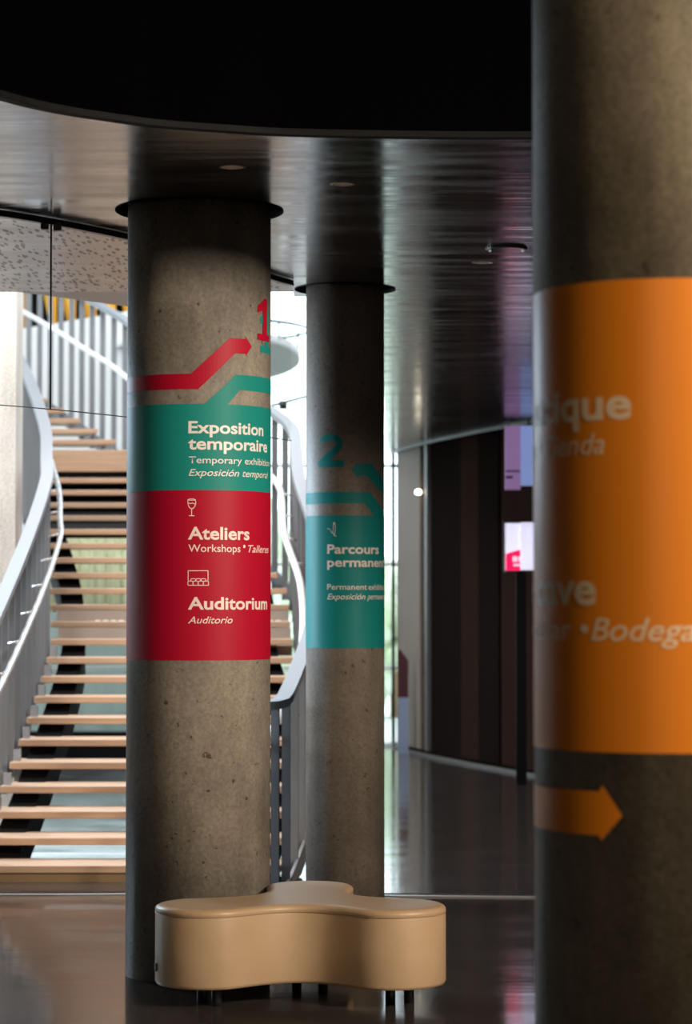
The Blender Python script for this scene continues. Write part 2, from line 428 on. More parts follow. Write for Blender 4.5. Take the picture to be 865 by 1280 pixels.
# outside: paving, shrubs
tag(obj('ground', B(-60, 40, 30.2, 90, -.3, -.05), 'ground'), kind='structure')
tag(obj('ground', B(-60, -9.2, -10, 30.2, -.3, -.05), 'ground'), kind='structure')
def shrub(x, y, r, h, label):
    bm = bmesh.new(); rnd = random.Random(int(x * 100 + y))
    for k in range(46):
        a = rnd.uniform(0, 2 * PI); rr = r * rnd.random() ** .5; z = h * (.12 + .78 * rnd.random())
        s = .16 + .2 * rnd.random()
        mtx = Matrix.Translation((x + rr * math.cos(a), y + rr * math.sin(a), z - .05)) @ Matrix.Rotation(rnd.random() * 3, 4, 'X') @ Matrix.Diagonal((s * r * 1.3, s * r, s * h * .8, 1))
        bmesh.ops.create_icosphere(bm, subdivisions=2, radius=1, matrix=mtx)
    for v in bm.verts: v.co += Vector((rnd.uniform(-1, 1), rnd.uniform(-1, 1), rnd.uniform(-1, 1))) * .05
    root = thing('shrub', (x, y, -.05), label, 'shrub')
    child('foliage', bm, 'leaf', root)
    child('trunk', cyl(bmesh.new(), x, y, -.05, h * .5, .06, 10), 'brown_panel', root)
shrub(-1.0, 36.5, 1.0, 3.2, 'green shrub outside the window, seen between the two signposted columns')
shrub(.75, 38, .6, 2.6, 'narrow green shrub outside the window just right of the second column')
tag(obj('wall_garden', B(-12, -1.2, 33, 33.3, -.05, 1.75), 'garden'), kind='structure')

# ------------------------------------------------------------ decals on columns
def cyl_uv(c, r, px, py):
    """angle (0 faces -Y, positive to the right) and height where the pixel falls on the column"""
    d = ray(px, py); o = Vector((-c[0], -c[1])); dd = Vector((d.x, d.y))
    A = dd.dot(dd); Bq = o.dot(dd); Cq = o.dot(o) - r * r
    disc = Bq * Bq - A * Cq
    k = (-Bq - math.sqrt(disc)) / A if disc > 0 else -Bq / A
    p = Vector((d.x * k, d.y * k)); z = EYE + d.z * k
    return math.atan2(p.x - c[0], -(p.y - c[1])), z
def bend(bm, c, r, name, m, root, th=.0):
    """bm in (angle, z) space on x,z: cut fine, then wrap round the column"""
    xs = [v.co.x for v in bm.verts]; a0, a1 = min(xs), max(xs); step = math.radians(3)
    x = math.ceil(a0 / step) * step
    while x < a1:
        bmesh.ops.bisect_plane(bm, geom=bm.verts[:] + bm.edges[:] + bm.faces[:], plane_co=(x, 0, 0), plane_no=(1, 0, 0)); x += step
    for v in bm.verts:
        a, z = v.co.x, v.co.z
        v.co = Vector((c[0] + r * math.sin(a), c[1] - r * math.cos(a), z))
    bmesh.ops.recalc_face_normals(bm, faces=bm.faces[:])
    for f in bm.faces:
        ctr = f.calc_center_median()
        if f.normal.dot(Vector((ctr.x - c[0], ctr.y - c[1], 0))) < 0: f.normal_flip()
    return child(name, bm, m, root)
def poly(pts):
    bm = bmesh.new(); vs = [bm.verts.new((a, 0, z)) for a, z in pts]
    es = [bm.edges.new((vs[i], vs[(i + 1) % len(vs)])) for i in range(len(vs))]
    bmesh.ops.triangle_fill(bm, use_beauty=True, edges=es); return bm
def stroke(bm, pts, wd, r):
    """thin line in angle/z space; wd in metres"""
    for (a0, z0), (a1, z1) in zip(pts, pts[1:]):
        d = Vector(((a1 - a0) * r, z1 - z0)); 
        if d.length < 1e-6: continue
        n = Vector((-d.y, d.x)).normalized() * wd / 2; e = d.normalized() * wd * .3
        q = [(a0 + (n.x - e.x) / r, z0 + n.y - e.y), (a0 + (-n.x - e.x) / r, z0 - n.y - e.y), (a1 + (-n.x + e.x) / r, z1 - n.y + e.y), (a1 + (n.x + e.x) / r, z1 + n.y + e.y)]
        bm.faces.new([bm.verts.new((a, 0, z)) for a, z in q])
    return bm
def text_bm(s, bold, ital):
    cu = D.curves.new('t', 'FONT'); cu.body = s; cu.offset = bold; cu.shear = ital; cu.resolution_u = 4
    o = D.objects.new('t', cu); COL.objects.link(o)
    dg = bpy.context.evaluated_depsgraph_get(); me = D.meshes.new_from_object(o.evaluated_get(dg))
    bm = bmesh.new(); bm.from_mesh(me)
    D.objects.remove(o); D.curves.remove(cu); D.meshes.remove(me)
    for v in bm.verts: v.co = Vector((v.co.x, 0, v.co.y))
    return bm
def lettering(c, r, root, s, a0, a1, zb, cap, m, bold=.0, ital=0.0):
    bm = text_bm(s, bold, ital)
    ref = text_bm('E', bold, 0); ch = max(v.co.z for v in ref.verts); ref.free()
    x0 = min(v.co.x for v in bm.verts); x1 = max(v.co.x for v in bm.verts)
    for v in bm.verts:
        v.co.x = a0 + (v.co.x - x0) / (x1 - x0) * (a1 - a0); v.co.z = zb + v.co.z / ch * cap
    return bend(bm, c, r + .0022, 'lettering', m, root)
def shell(c, r, z0, z1, name, m, root):
    return child(name, cyl(bmesh.new(), c[0], c[1], z0, z1, r, 120, caps=False), m, root, True)

def column(c, r, m, label, top):
    root = thing('concrete_column', (c[0], c[1], 0), label, 'column')
    child('shaft', cyl(bmesh.new(), c[0], c[1], 0, top, r, 120), m, root)
    return root

# ---- column with the red and teal band
k1 = column(C1, R1, 'column_a', 'thick grey concrete column with red and teal band, behind the tan bench', CEIL + .45)
zz = lambda c, r, py, px=None: cyl_uv(c, r, (432.5 + c[0] / c[1] * F) if px is None else px, py)[1]
za, zb_, zc = zz(C1, R1, 504.7), zz(C1, R1, 612.5), zz(C1, R1, 825.6)
shell(C1, R1 + .0012, zb_, za, 'teal_band', 'teal', k1)
shell(C1, R1 + .0012, zc, zb_, 'red_band', 'red', k1)
def U(c, r, base, sc):
    return lambda x, y: cyl_uv(c, r, base[0] + x / sc, base[1] + y / sc)
u = U(C1, R1, (150, 360), 4.325)
# red rising arrow
zt, zl = u(385, 463)[1], u(405, 546)[1]; zt2, zl2 = u(600, 270)[1], u(625, 353)[1]
pts = [(-1.57, zt), (u(385, 463)[0], zt), (u(592, 270)[0], zt2), (u(680, 270)[0], zt2), u(677, 261), u(711, 316), u(678, 371), (u(680, 352)[0], zl2), (u(622, 352)[0], zl2), (u(422, 545)[0], zl - .002), (u(405, 545)[0], zl), (-1.57, zl)]
bend(poly(pts), C1, R1 + .0016, 'arrow', 'red', k1)
# teal line leaving the band
t1, t2 = u(630, 468)[1], u(650, 552)[1]
pts = [(u(458, 626)[0], za - .001), (u(625, 468)[0], t1), (1.75, t1), (1.75, t2), (u(648, 552)[0], t2), (u(580, 626)[0], za - .001)]
bend(poly(pts), C1, R1 + .0016, 'teal_line', 'teal', k1)
# figure 1 with teal shadow
def digit_one(c, r, a0, a1, z0, z1, layer, m, root, name='number'):
    P = [(.0, 0), (1, 0), (1, .15), (.74, .15), (.74, 1), (.5, 1), (.0, .80), (.0, .64), (.36, .70), (.36, .15), (.0, .15)]
    return bend(poly([(a0 + (a1 - a0) * x, z0 + (z1 - z0) * z) for x, z in P]), c, r + layer, name, m, root)
a0 = u(742, 200)[0]; a1 = u(803, 200)[0]; z0, z1 = u(770, 284)[1], u(785, 60)[1]
digit_one(C1, R1, a0 + .07, a1 + .1, z0 - .055, z1 - .05, .0014, 'teal', k1, 'number_shadow')
digit_one(C1, R1, a0, a1, z0, z1, .003, 'red', k1)
def line1(s, x0, x1, ytop, ybase, bold=0, ital=0, m='print', xe=None):
    cx = 248.5
    a = cyl_uv(C1, R1, x0, ybase)[0]; b = cyl_uv(C1, R1, x1, ybase)[0]
    zb = zz(C1, R1, ybase, 250); zt = zz(C1, R1, ytop, 250)
    return lettering(C1, R1, k1, s, a, b, zb, zt - zb, m, bold, ital)
line1('Exposition', 235.5, 328.6, 526.3, 541.2, .024)
line1('temporaire', 235.2, 333.3, 546.5, 561.5, .024)
line1('Temporary exhibition', 236, 336.1, 570.6, 579, .004)
line1('Exposición temporal', 235.8, 334.3, 586.2, 594.8, .004, .3)
line1('Ateliers', 235, 311.4, 658.5, 674, .024, m='print_pink')
line1('Workshops', 235.5, 300.3, 680.6, 689.8, .004, m='print_pink')
line1('•', 303.6, 306.4, 676.3, 688.6, 0, m='print_pink')
line1('Talleres', 309.6, 335, 680.6, 689.8, .004, .3, m='print_pink')
line1('Auditorium', 235, 333.4, 746.3, 761.5, .024, m='print_pink')
line1('Auditorio', 235, 290.6, 770.6, 779.3, .004, .3, m='print_pink')
g = U(C1, R1, (225, 615), 10.24)
def pict(c, r, fn, lines, wd, root, m):
    bm = bmesh.new()
    for L in lines: stroke(bm, [fn(*p) for p in L], wd, r)
    return bend(bm, c, r + .0022, 'pictogram', m, root)
pict(C1, R1, g, [[(102, 100), (100, 140), (112, 185), (135, 212), (165, 212), (190, 185), (202, 140), (198, 100), (175, 90), (125, 90), (102, 100)],
                 [(103, 135), (130, 150), (160, 142), (200, 155)], [(108, 104), (190, 104)], [(150, 212), (150, 300)], [(120, 304), (182, 304)]], .0034, k1, 'print_pink')
seats = [[(105, 1130), (105, 1008), (358, 1008), (358, 1130)], [(110, 1194), (365, 1194)]]
for i in range(3): x = 140 + 65 * i; seats.append([(x, 1140), (x, 1118), (x + 10, 1110), (x + 50, 1110), (x + 60, 1118), (x + 60, 1140)])
for i in range(4): x = 102 + 66 * i; seats.append([(x, 1190), (x, 1150), (x + 10, 1140), (x + 54, 1140), (x + 64, 1150), (x + 64, 1190)])
pict(C1, R1, g, seats, .0034, k1, 'print_pink')

# ---- column with the teal band and figure 2
k2 = column(C2, R2, 'column_b', 'slimmer concrete column with one teal band, behind the bench\'s right half', CEIL + .45)
z0, z1 = zz(C2, R2, 810.4), zz(C2, R2, 644)
shell(C2, R2 + .0012, z0, z1, 'teal_band', 'teal_dark', k2)
v = U(C2, R2, (370, 520), 4.27)
zt, zl = v(300, 405)[1], v(300, 466)[1]
pts = [(-1.57, zt), (v(388, 405)[0], zt), (v(466, 500)[0], v(466, 520)[1]), (v(466, 500)[0], z1), (v(415, 528)[0], z1), (v(365, 467)[0], zl), (-1.57, zl)]
bend(poly(pts), C2, R2 + .0016, 'teal_line', 'teal_dark', k2)
pts = [(v(296, 285)[0], v(300, 285)[1]), v(322, 250), v(330, 256), v(400, 254), v(460, 345), v(466, 400), v(462, 408), v(448, 402), v(372, 318), v(345, 318), v(330, 332)]
bend(poly(pts), C2, R2 + .0016, 'arrow', 'teal_dark', k2)
def two(cx0, cx1, y0, y1):
    # heavy figure 2 built as an outline
    out = []
    for t in range(0, 13): a = math.radians(165 - t * 17.5); out.append((.5 + .47 * math.cos(a), .70 + .30 * math.sin(a)))
    inn = []
    for t in range(0, 13): a = math.radians(165 - t * 17.5); inn.append((.5 + .2 * math.cos(a), .70 + .12 * math.sin(a)))
    P = out + [(.48, .22), (1.0, .22), (1.0, 0), (0, 0), (0, .16)] + inn[::-1]
    return [v(cx0 + (cx1 - cx0) * x, y1 + (y0 - y1) * z) for x, z in P]
bend(poly(two(118, 256, 95, 274)), C2, R2 + .0016, 'number', 'teal_dark', k2)
def line2(s, x0, x1, ytop, ybase, bold=0, ital=0):
    a = cyl_uv(C2, R2, x0, ybase)[0]; b = cyl_uv(C2, R2, x1, ybase)[0] if x1 < 480 else (x1 - 480)
    zb = zz(C2, R2, ybase); zt = zz(C2, R2, ytop)
    return lettering(C2, R2, k2, s, a, b, zb, zt - zb, 'print', bold, ital)
line2('Parcours', 409.3, 473, 680.4, 691.8, .024)
line2('permanent', 409.3, 481.35, 697, 708.2, .024)
line2('Permanent', 409.3, 458.5, 730, 737, .004)
line2('exhibition', 460.5, 481.4, 730, 737, .004)
line2('Exposición', 409.3, 456.6, 742, 749.2, .004, .3)
line2('permanente', 459, 481.45, 742, 749.2, .004, .3)
pict(C2, R2, v, [[(208, 570), (212, 600), (205, 640), (216, 640)], [(200, 575), (200, 605), (196, 618), (205, 640)], [(168, 600), (182, 604), (190, 622), (198, 626)], [(203, 568), (209, 572), (205, 578), (201, 573), (203, 568)]], .0034, k2, 'print')

# ---- near column with the orange band
k3 = column(C3, R3, 'column_c', 'blurred near concrete column with a wide orange band, cut by the right frame edge', TOP - .02)
z1, z0 = zz(C3, R3, 347.5), zz(C3, R3, 942)
shell(C3, R3 + .0012, z0, z1, 'orange_band', 'orange', k3)
def ang3(px, py=640): return cyl_uv(C3, R3, px, py)[0]
def line3(s, xe, ytop, ybase, wm, bold=0, ital=0):
    b = ang3(xe, ybase); a = b - wm / R3
    zb = cyl_uv(C3, R3, xe - 12, ybase)[1]; zt = cyl_uv(C3, R3, xe - 12, ytop)[1]
    return lettering(C3, R3, k3, s, a, b, zb, zt - zb, 'print_sand', bold, ital)
line3('Boutique', 789.5, 482, 522.5, .515, .026)
line3('Shop • Tienda', 756, 541, 567.5, .46, .004, .25)
line3('La cave', 745.5, 713, 755, .42, .026)
line3('The cellar •', 736, 772, 800, .44, .004)
line3('Bodega', 869, 772.5, 801, .262, .005, .28)
q = U(C3, R3, (660, 840), 2.907)
zt, zl = q(240, 433)[1], q(240, 592)[1]
pts = [(-2.2, zt), (q(258, 433)[0], zt), (q(272, 433)[0], q(272, 412)[1]), q(344, 522), (q(268, 600)[0], q(268, 612)[1]), (q(258, 592)[0], zl), (-2.2, zl)]
bend(poly(pts), C3, R3 + .0016, 'arrow', 'orange', k3)

# ------------------------------------------------------------ bench
def bench():
    root = thing('lobby_bench', (-.2, 10.6, 0), 'tan leather three-lobed bench on short black feet in front of the columns', 'bench')
    hub = Vector((-.185, 10.64)); hr = .19
    lobes = [(Vector((-.585, 10.415)), .232), (Vector((.195, 10.405)), .232), (Vector((-.165, 11.105)), .198)]
    def sd(p):
        ds = []
        for q_, rr in lobes:
            ab = q_ - hub; t = max(0, min(1, (p - hub).dot(ab) / ab.dot(ab)))
            ds.append((p - hub - ab * t).length - (.15 + (rr - .15) * t ** 1.6))
        k = .07; return -k * math.log(sum(math.exp(-d / k) for d in ds))
    N = 144; out = []
    for i in range(N):
        a = 2 * PI * i / N; d = Vector((math.cos(a), math.sin(a))); lo = .0; hi = .05
        while sd(hub + d * hi) < 0: hi += .01
        lo = hi - .01
        for _ in range(14):
            m_ = (lo + hi) / 2
            if sd(hub + d * m_) < 0: lo = m_
            else: hi = m_
        out.append(hub + d * lo)
    def off(e):
        res = []
        for i in range(N):
            t = (out[(i + 1) % N] - out[i - 1]).normalized(); res.append(out[i] - Vector((-t.y, t.x)) * -e * -1 if False else out[i] + Vector((t.y, -t.x)) * e)
        return res
    def skin(rings, cap0, cap1):
        bm = bmesh.new(); R = []
        for e, z in rings: R.append([bm.verts.new((p.x, p.y, z)) for p in off(e)])
        for a, b in zip(R, R[1:]):
            for i in range(N): bm.faces.new((a[i], a[(i + 1) % N], b[(i + 1) % N], b[i])).smooth = True
        if cap1: bm.faces.new(R[-1])
        if cap0: bm.faces.new(R[0][::-1])
        return bm
    child('upholstered_side', skin([(-.02, .088), (-.006, .092), (0, .105), (0, .25), (.0, .38), (-.002, .392)], True, False), 'leather', root)
    child('seat_top', skin([(-.002, .394), (.0005, .399), (0, .408), (-.006, .4175), (-.018, .4235), (-.04, .4255)], False, True), 'leather', root)
    child('seam', skin([(-.006, .390), (.0012, .3912), (.0012, .3935), (-.006, .395)], False, False), 'seam', root)
    for (q_, rr) in lobes:
        for s in (-1, 1):
            ab = (q_ - hub).normalized(); n = Vector((-ab.y, ab.x))
            p = q_ + n * .07 * s if rr > .2 else q_ + n * .06 * s
            if q_.x > 0: p = q_ + Vector((.04 * s + .035, .02))
            child('foot', cyl(bmesh.new(), p.x, p.y, 0, .092, .022, 16), 'rubber', root)
    tx = at(200.5, 1213, 10.37)
    # small tag on the left lobe side
    c, rr = lobes[0]
    a = math.radians(198)
    px_, py_ = c.x + math.cos(a) * (rr + .003), c.y + math.sin(a) * (rr + .003)
    bm = B(-.004, .002, -.011, .011, -.017, .017); bm.transform(Matrix.Translation((px_, py_, .165)) @ Matrix.Rotation(a + PI, 4, 'Z'))
    child('tag', bm, 'rubber', root)
bench()

# ------------------------------------------------------------ staircase
def interp(tab, n):
    if n <= tab[0][0]: return tab[0][1]
    for i in range(len(tab) - 1):
        (a, va), (b, vb) = tab[i], tab[i + 1]
        if n <= b:
            m0 = (vb - tab[i - 1][1]) / (b - tab[i - 1][0]) if i else (vb - va) / (b - a)
            m1 = (tab[i + 2][1] - va) / (tab[i + 2][0] - a) if i + 2 < len(tab) else (vb - va) / (b - a)
            h = b - a; t = (n - a) / h
            return (2*t**3-3*t*t+1)*va + (t**3-2*t*t+t)*h*m0 + (-2*t**3+3*t*t)*vb + (t**3-t*t)*h*m1
    a, b = tab[-2], tab[-1]; return b[1] + (n - b[0]) * (b[1] - a[1]) / (b[0] - a[0])
XL = [(0, -2.36), (4, -2.29), (8, -2.26), (11, -2.28), (12, -2.33), (14, -2.43), (16, -2.58), (18, -2.75), (20, -2.94), (23, -3.26), (27, -3.8), (31, -4.4)]
XR = [(-2, -.92), (-1, -.68), (0, -.49), (2.5, -.32), (4.7, -.24), (8, -.27), (11, -.415), (14, -.48), (15, -.57), (18, -1.05), (21, -1.66), (24, -2.25), (25, -2.47), (26, -2.68), (27, -2.89), (29, -3.35), (31, -3.85)]
def SY(n): return 14.9 + .38 * (n - 1)
def SZ(n): return .06 + .1334 * (n - 1) if n <= 23 else (2.995 + .2834 * (n - 23) if n < 24 else 3.278 + .1334 * (n - 24))
st = thing('staircase', (-1.35, 14.9, 0), 'curved open staircase with pale oak treads and grey slatted railings behind the left column', 'staircase')
for n in range(1, 30):
    y = SY(n); z = SZ(n); xl = interp(XL, n); xr = interp(XR, n)
    th = .048; xl1 = interp(XL, n + 1); xr1 = interp(XR, n + 1); dp = .42
    if n == 23:
        z0, z1_ = 2.99, 3.2; dp = .5
    else: z0, z1_ = z, z + th
    pts = [(xl, y), (xr, y), (xr1, y + dp), (xl1, y + dp)]
    if xr - xl < .12: continue
    bm = prism(bmesh.new(), pts, z0, z1_)
    bmesh.ops.bevel(bm, geom=bm.edges[:], offset=.005, segments=1, affect='EDGES')
    t = child('tread', bm, 'wood', st)
    if n == 12:
        bm = bmesh.new()
        for k in range(24):
            x = xl + .35 + k * .062; box(bm, x, x + .036, y + .02, y + .05, z1_, z1_ + .012)
        s_ = sub('grip_strip', bm, 'white', t); s_['kind'] = 'stuff'
# closed risers at the intermediate landing
for n in (11, 12):
    bm = prism(bmesh.new(), [(interp(XL, n) + .02, SY(n) + .3), (interp(XR, n) - .02, SY(n) + .3), (interp(XR, n) - .02, SY(n) + .33), (interp(XL, n) + .02, SY(n) + .33)], SZ(n) + .05, SZ(n + 1))
    child('riser', bm, 'riser', st)
child('plinth', B(-2.5, -.5, 14.93, 14.96, 0, .058), 'seam', st)
child('landing_fascia', prism(bmesh.new(), [(-1.0, 18.85), (-.42, 18.85), (-.46, 19.4), (-1.0, 19.4)], SZ(10) + .05, SZ(11) - .01), 'wood', st)
# black stringers under the treads
def stringer(off_l, w0, nmax, n0=1, dz=.26, from_right=False):
    bm = bmesh.new(); rows = []
    for i in range(int((nmax - n0) * 2) + 1):
        n = n0 + i / 2
        x = (interp(XR, n) - off_l) if from_right else (interp(XL, n) + off_l)
        y = SY(n) + .18; zt_ = SZ(n) - .004; zb2 = max(zt_ - dz, .0)
        rows.append([bm.verts.new((x - w0, y, zb2)), bm.verts.new((x + w0, y, zb2)), bm.verts.new((x + w0, y, zt_)), bm.verts.new((x - w0, y, zt_))])
    for a, b in zip(rows, rows[1:]):
        for k in range(4): bm.faces.new((a[k], a[(k + 1) % 4], b[(k + 1) % 4], b[k]))
    bm.faces.new(rows[0][::-1]); bm.faces.new(rows[-1]); bmesh.ops.recalc_face_normals(bm, faces=bm.faces[:])
    child('stringer', bm, 'black', st)
stringer(.16, .09, 23, 2)
stringer(.22, .09, 23, 2, from_right=True)
child('landing_soffit', prism(bmesh.new(), [(-2.85, 21.5), (-1.3, 21.5), (-1.75, 23.2), (-3.1, 23.2)], [2.3, 2.3, 2.75, 2.75], [2.38, 2.38, 2.86, 2.86]), 'black', st)
child('landing_soffit', B(-3.1, -1.9, 23.3, 23.34, 2.62, 2.99), 'black', st)
for n in range(2, 11):
    x = interp(XL, n) + .02; child('bracket', B(x, x + .05, SY(n) + .05, SY(n) + .09, SZ(n) + .05, SZ(n) + .13), 'steel', st)

def RZb(n): return SZ(n) if n <= 20 else interp([(20, SZ(20)), (22, 2.87), (24, 3.2), (26, 3.5), (30, 4.1)], n)
def hgt(n): return 1.02 + .23 * max(0, min(1, n / 13))
def balustrade(T, sgn, n0, n1, name='balustrade'):
    """sgn: outward direction in X"""
    P = []; n = n0
    while n <= n1 + 1e-6:
        P.append((interp(T, n) + sgn * .05, SY(n) + .1, RZb(max(n, .6)) + .05, n)); n += .25
    def nrm(i):
        t = Vector((P[min(i + 1, len(P) - 1)][0] - P[max(i - 1, 0)][0], P[min(i + 1, len(P) - 1)][1] - P[max(i - 1, 0)][1])).normalized()
        return t, Vector((t.y, -t.x)) * (1 if sgn > 0 else -1)      # outward
    top = [(x, y, z + hgt(n)) for x, y, z, n in P]
    bal = child('balustrade', ribbon(bmesh.new(), top, .048, .05), 'band', st)
    # curb plate at the foot of the slats
    bm = bmesh.new(); rows = []
    for i, (x, y, z, n) in enumerate(P):
        t, o = nrm(i); a = Vector((x, y)) + o * .01; b = Vector((x, y)) + o * .03
        z_lo = max(0, z - .2); z_hi = z - .06
        rows.append([bm.verts.new((*a, z_lo)), bm.verts.new((*b, z_lo)), bm.verts.new((*b, z_hi)), bm.verts.new((*a, z_hi))])
    for a, b in zip(rows, rows[1:]):
        for k in range(4): bm.faces.new((a[k], a[(k + 1) % 4], b[(k + 1) % 4], b[k]))
    bm.faces.new(rows[0][::-1]); bm.faces.new(rows[-1]); bmesh.ops.recalc_face_normals(bm, faces=bm.faces[:])
    sub('curb_plate', bm, 'slat', bal)
    # handrail tube inside
    ins = []
    for i, (x, y, z, n) in enumerate(P):
        t, o = nrm(i); q_ = Vector((x, y)) - o * .11; ins.append((q_.x, q_.y, z + .8))
    sub('handrail', tube(bmesh.new(), ins, .021 if sgn < 0 else .027), 'steel' if sgn < 0 else 'white', bal)  # right rail coloured white for sky reflected on its steel
    acc = 0; last = None; cnt = 0
    for i, (x, y, z, n) in enumerate(P):
        if i % 6 == 3:
            t, o = nrm(i); a = Vector((x, y)); b = a - o * .11
            sub('rail_bracket', tube(bmesh.new(), [(a.x, a.y, z + .76), (b.x, b.y, z + .785)], .008, 6), 'steel', bal)
    # slats every quarter metre
    SP = .27; d = 0
    for i in range(len(P) - 1):
        a = Vector(P[i][:3]); b = Vector(P[i + 1][:3]); L = Vector((b.x - a.x, b.y - a.y)).length
        while d < L:
            f = d / L; p = a.lerp(b, f); t, o = nrm(i); nn = P[i][3] + f * .25
            x0 = Vector((p.x, p.y)) - o * .026; x1 = Vector((p.x, p.y)) + o * .026; h = t * .009
            bm = prism(bmesh.new(), [x0 - h, x1 - h, x1 + h, x0 + h], max(.0, p.z - .22), p.z + hgt(nn) + .002)
            sub('slat', bm, 'slat', bal); d += SP
        d -= L
balustrade(XL, -1, 0, 28.5)
balustrade(XR, 1, -1.75, 29.5)

# ------------------------------------------------------------ upper level seen beyond the stair
g0 = at(20, 412, 27.5); g1 = at(165, 388, 27.5)
zlo = at(100, 575, 27.5).z
up = D.objects.new('wall_gallery', None); COL.objects.link(up); tag(up, kind='structure')
bm = bmesh.new()
vs = [bm.verts.new(p) for p in ((-9, 27.5, g0.z - .4), (-9, 27.5, zlo), (1e-3, 27.5, zlo), (1e-3, 27.5, g1.z + .1))]
xa, xb = -9, at(200, 400, 27.5).x
sl = (g1.z - g0.z) / (g1.x - g0.x)
bm.free(); bm = bmesh.new()
prof = [(xa, zlo), (xb, zlo), (xb, g0.z + sl * (xb - g0.x)), (xa, g0.z + sl * (xa - g0.x))]
f_ = [bm.verts.new((x, 27.5, z)) for x, z in prof]; b_ = [bm.verts.new((x, 27.75, z)) for x, z in prof]
bm.faces.new(f_); bm.faces.new(b_[::-1])
for i in range(4): bm.faces.new((f_[i], f_[(i + 1) % 4], b_[(i + 1) % 4], b_[i]))
bmesh.ops.recalc_face_normals(bm, faces=bm.faces[:])
o = obj('parapet', bm, 'white'); o.parent = up
# amber petal panels
for i, (px0, px1) in enumerate(((50, 72), (72, 96), (97, 122), (122, 146), (146, 170))):
    a = at(px0, 400, 28.1); b = at(px1, 400, 28.1); zb2 = at(60, 425, 28.1).z; zt_ = at(60, 340, 28.1).z
    bm = bmesh.new(); N = 10; rows = []
    for k in range(N + 1):
        t = k / N; z = zb2 + (zt_ - zb2) * t
        lft = a.x + .16 * (1 - t) ** 2 + .02; rgt = b.x - .01
        rows.append([bm.verts.new((lft, 28.1 + .05 * math.sin(PI * t), z)), bm.verts.new(((lft + rgt) / 2, 28.0, z)), bm.verts.new((rgt, 28.1, z))])
    for r0, r1 in zip(rows, rows[1:]):
        for k in range(2): bm.faces.new((r0[k], r0[k + 1], r1[k + 1], r1[k]))
    o = obj('amber_panel', bm, 'yellow'); 
    md = o.modifiers.new('thick', 'SOLIDIFY'); md.thickness = .04
    o.parent = up
a = at(20, 400, 28.1); b = at(38, 400, 28.1)
o = obj('board', B(a.x - 3, at(36, 400, 28).x, 28.1, 28.2, 4.2, 7), 'brown_panel'); o.parent = up
o = obj('backing', B(-9, at(172, 400, 28.3).x, 28.3, 28.4, 4.2, 7.5), 'black'); o.parent = up

# round upper landing: disc with a rail
dc = (at(262, 462, 29).x, 31.2 - 3.2); dz = at(375, 450, 28).z; dr = at(375, 462, 28).x - dc[0]
ld = thing('upper_landing', (dc[0], dc[1], dz), 'pale round landing slab high beyond the gap between the first two columns', 'landing')
TL = Matrix.Translation((dc[0], dc[1], dz)) @ Matrix.Rotation(math.radians(-9), 4, 'X') @ Matrix.Translation((-dc[0], -dc[1], -dz))
bm = cyl(bmesh.new(), dc[0], dc[1], dz, dz + .1, dr, 64); bm.transform(TL)
child('slab', bm, 'white', ld)
pts = [(dc[0] + (dr + .1) * math.cos(t * PI / 20), dc[1] + (dr + .1) * math.sin(t * PI / 20), dz + .35) for t in range(-14, 15)]
child('edge_rail', tube(bmesh.new(), pts, .018, 8), 'frame', ld)
for t in range(-12, 13, 4):
    child('post', cyl(bmesh.new(), dc[0] + dr * .98 * math.cos(t * PI / 20), dc[1] + dr * .98 * math.sin(t * PI / 20), dz + .1, dz + .36, .012, 8), 'frame', ld)

# wall-side handrail seen between the columns
hr0 = at(325, 511, 24); hr1 = at(400, 491, 24)
hrl = thing('tie_rod', tuple(hr0), 'thin dark rod sloping across the bright gap between the two lettered columns', 'rod')
child('rod', tube(bmesh.new(), [tuple(hr0), tuple(hr1)], .014, 8), 'frame', hrl)
hp = at(354, 505, 24)
child('coupler', cyl(bmesh.new(), hp.x, hp.y, hp.z - .05, hp.z + .03, .04, 12), 'frame', hrl)

# cream curtain behind the stair
cx0, cx1 = at(60, 700, 27.9).x, at(168, 700, 27.9).x
zc0, zc1 = at(60, 765, 27.9).z, at(60, 655, 27.9).z
bm = bmesh.new(); rows = []
for i in range(121):
    x = cx0 - .8 + (cx1 - cx0 + 1.6) * i / 120; y = 27.9 + .05 * math.sin(i * .9) + .02 * math.sin(i * 2.3)
    rows.append([bm.verts.new((x, y, zc0)), bm.verts.new((x, y, zc1 + .2))])
for a, b in zip(rows, rows[1:]): bm.faces.new((a[0], b[0], b[1], a[1]))
cu = thing('curtain', (cx0, 27.9, zc0), 'cream pleated curtain behind the middle stair treads', 'curtain')
co = child('cloth', bm, 'curtain', cu, True); md = co.modifiers.new('thick', 'SOLIDIFY'); md.thickness = .01
child('curtain_rail', B(cx0 - .8, cx1 + .8, 27.86, 27.94, zc1 + .2, zc1 + .24), 'frame', cu)

# ------------------------------------------------------------ glass partition under the curved rail
gp = thing('glass_partition', (-1.4, 11.4, 2.64), 'clear glass panels hanging from a curved black ceiling rail, upper left', 'partition')
RZ = CEIL - .03
rl = RAIL[8:]
child('ceiling_rail', ribbon(bmesh.new(), [(x, y, CEIL - .034) for x, y in rl], .016, .03), 'lip', gp)
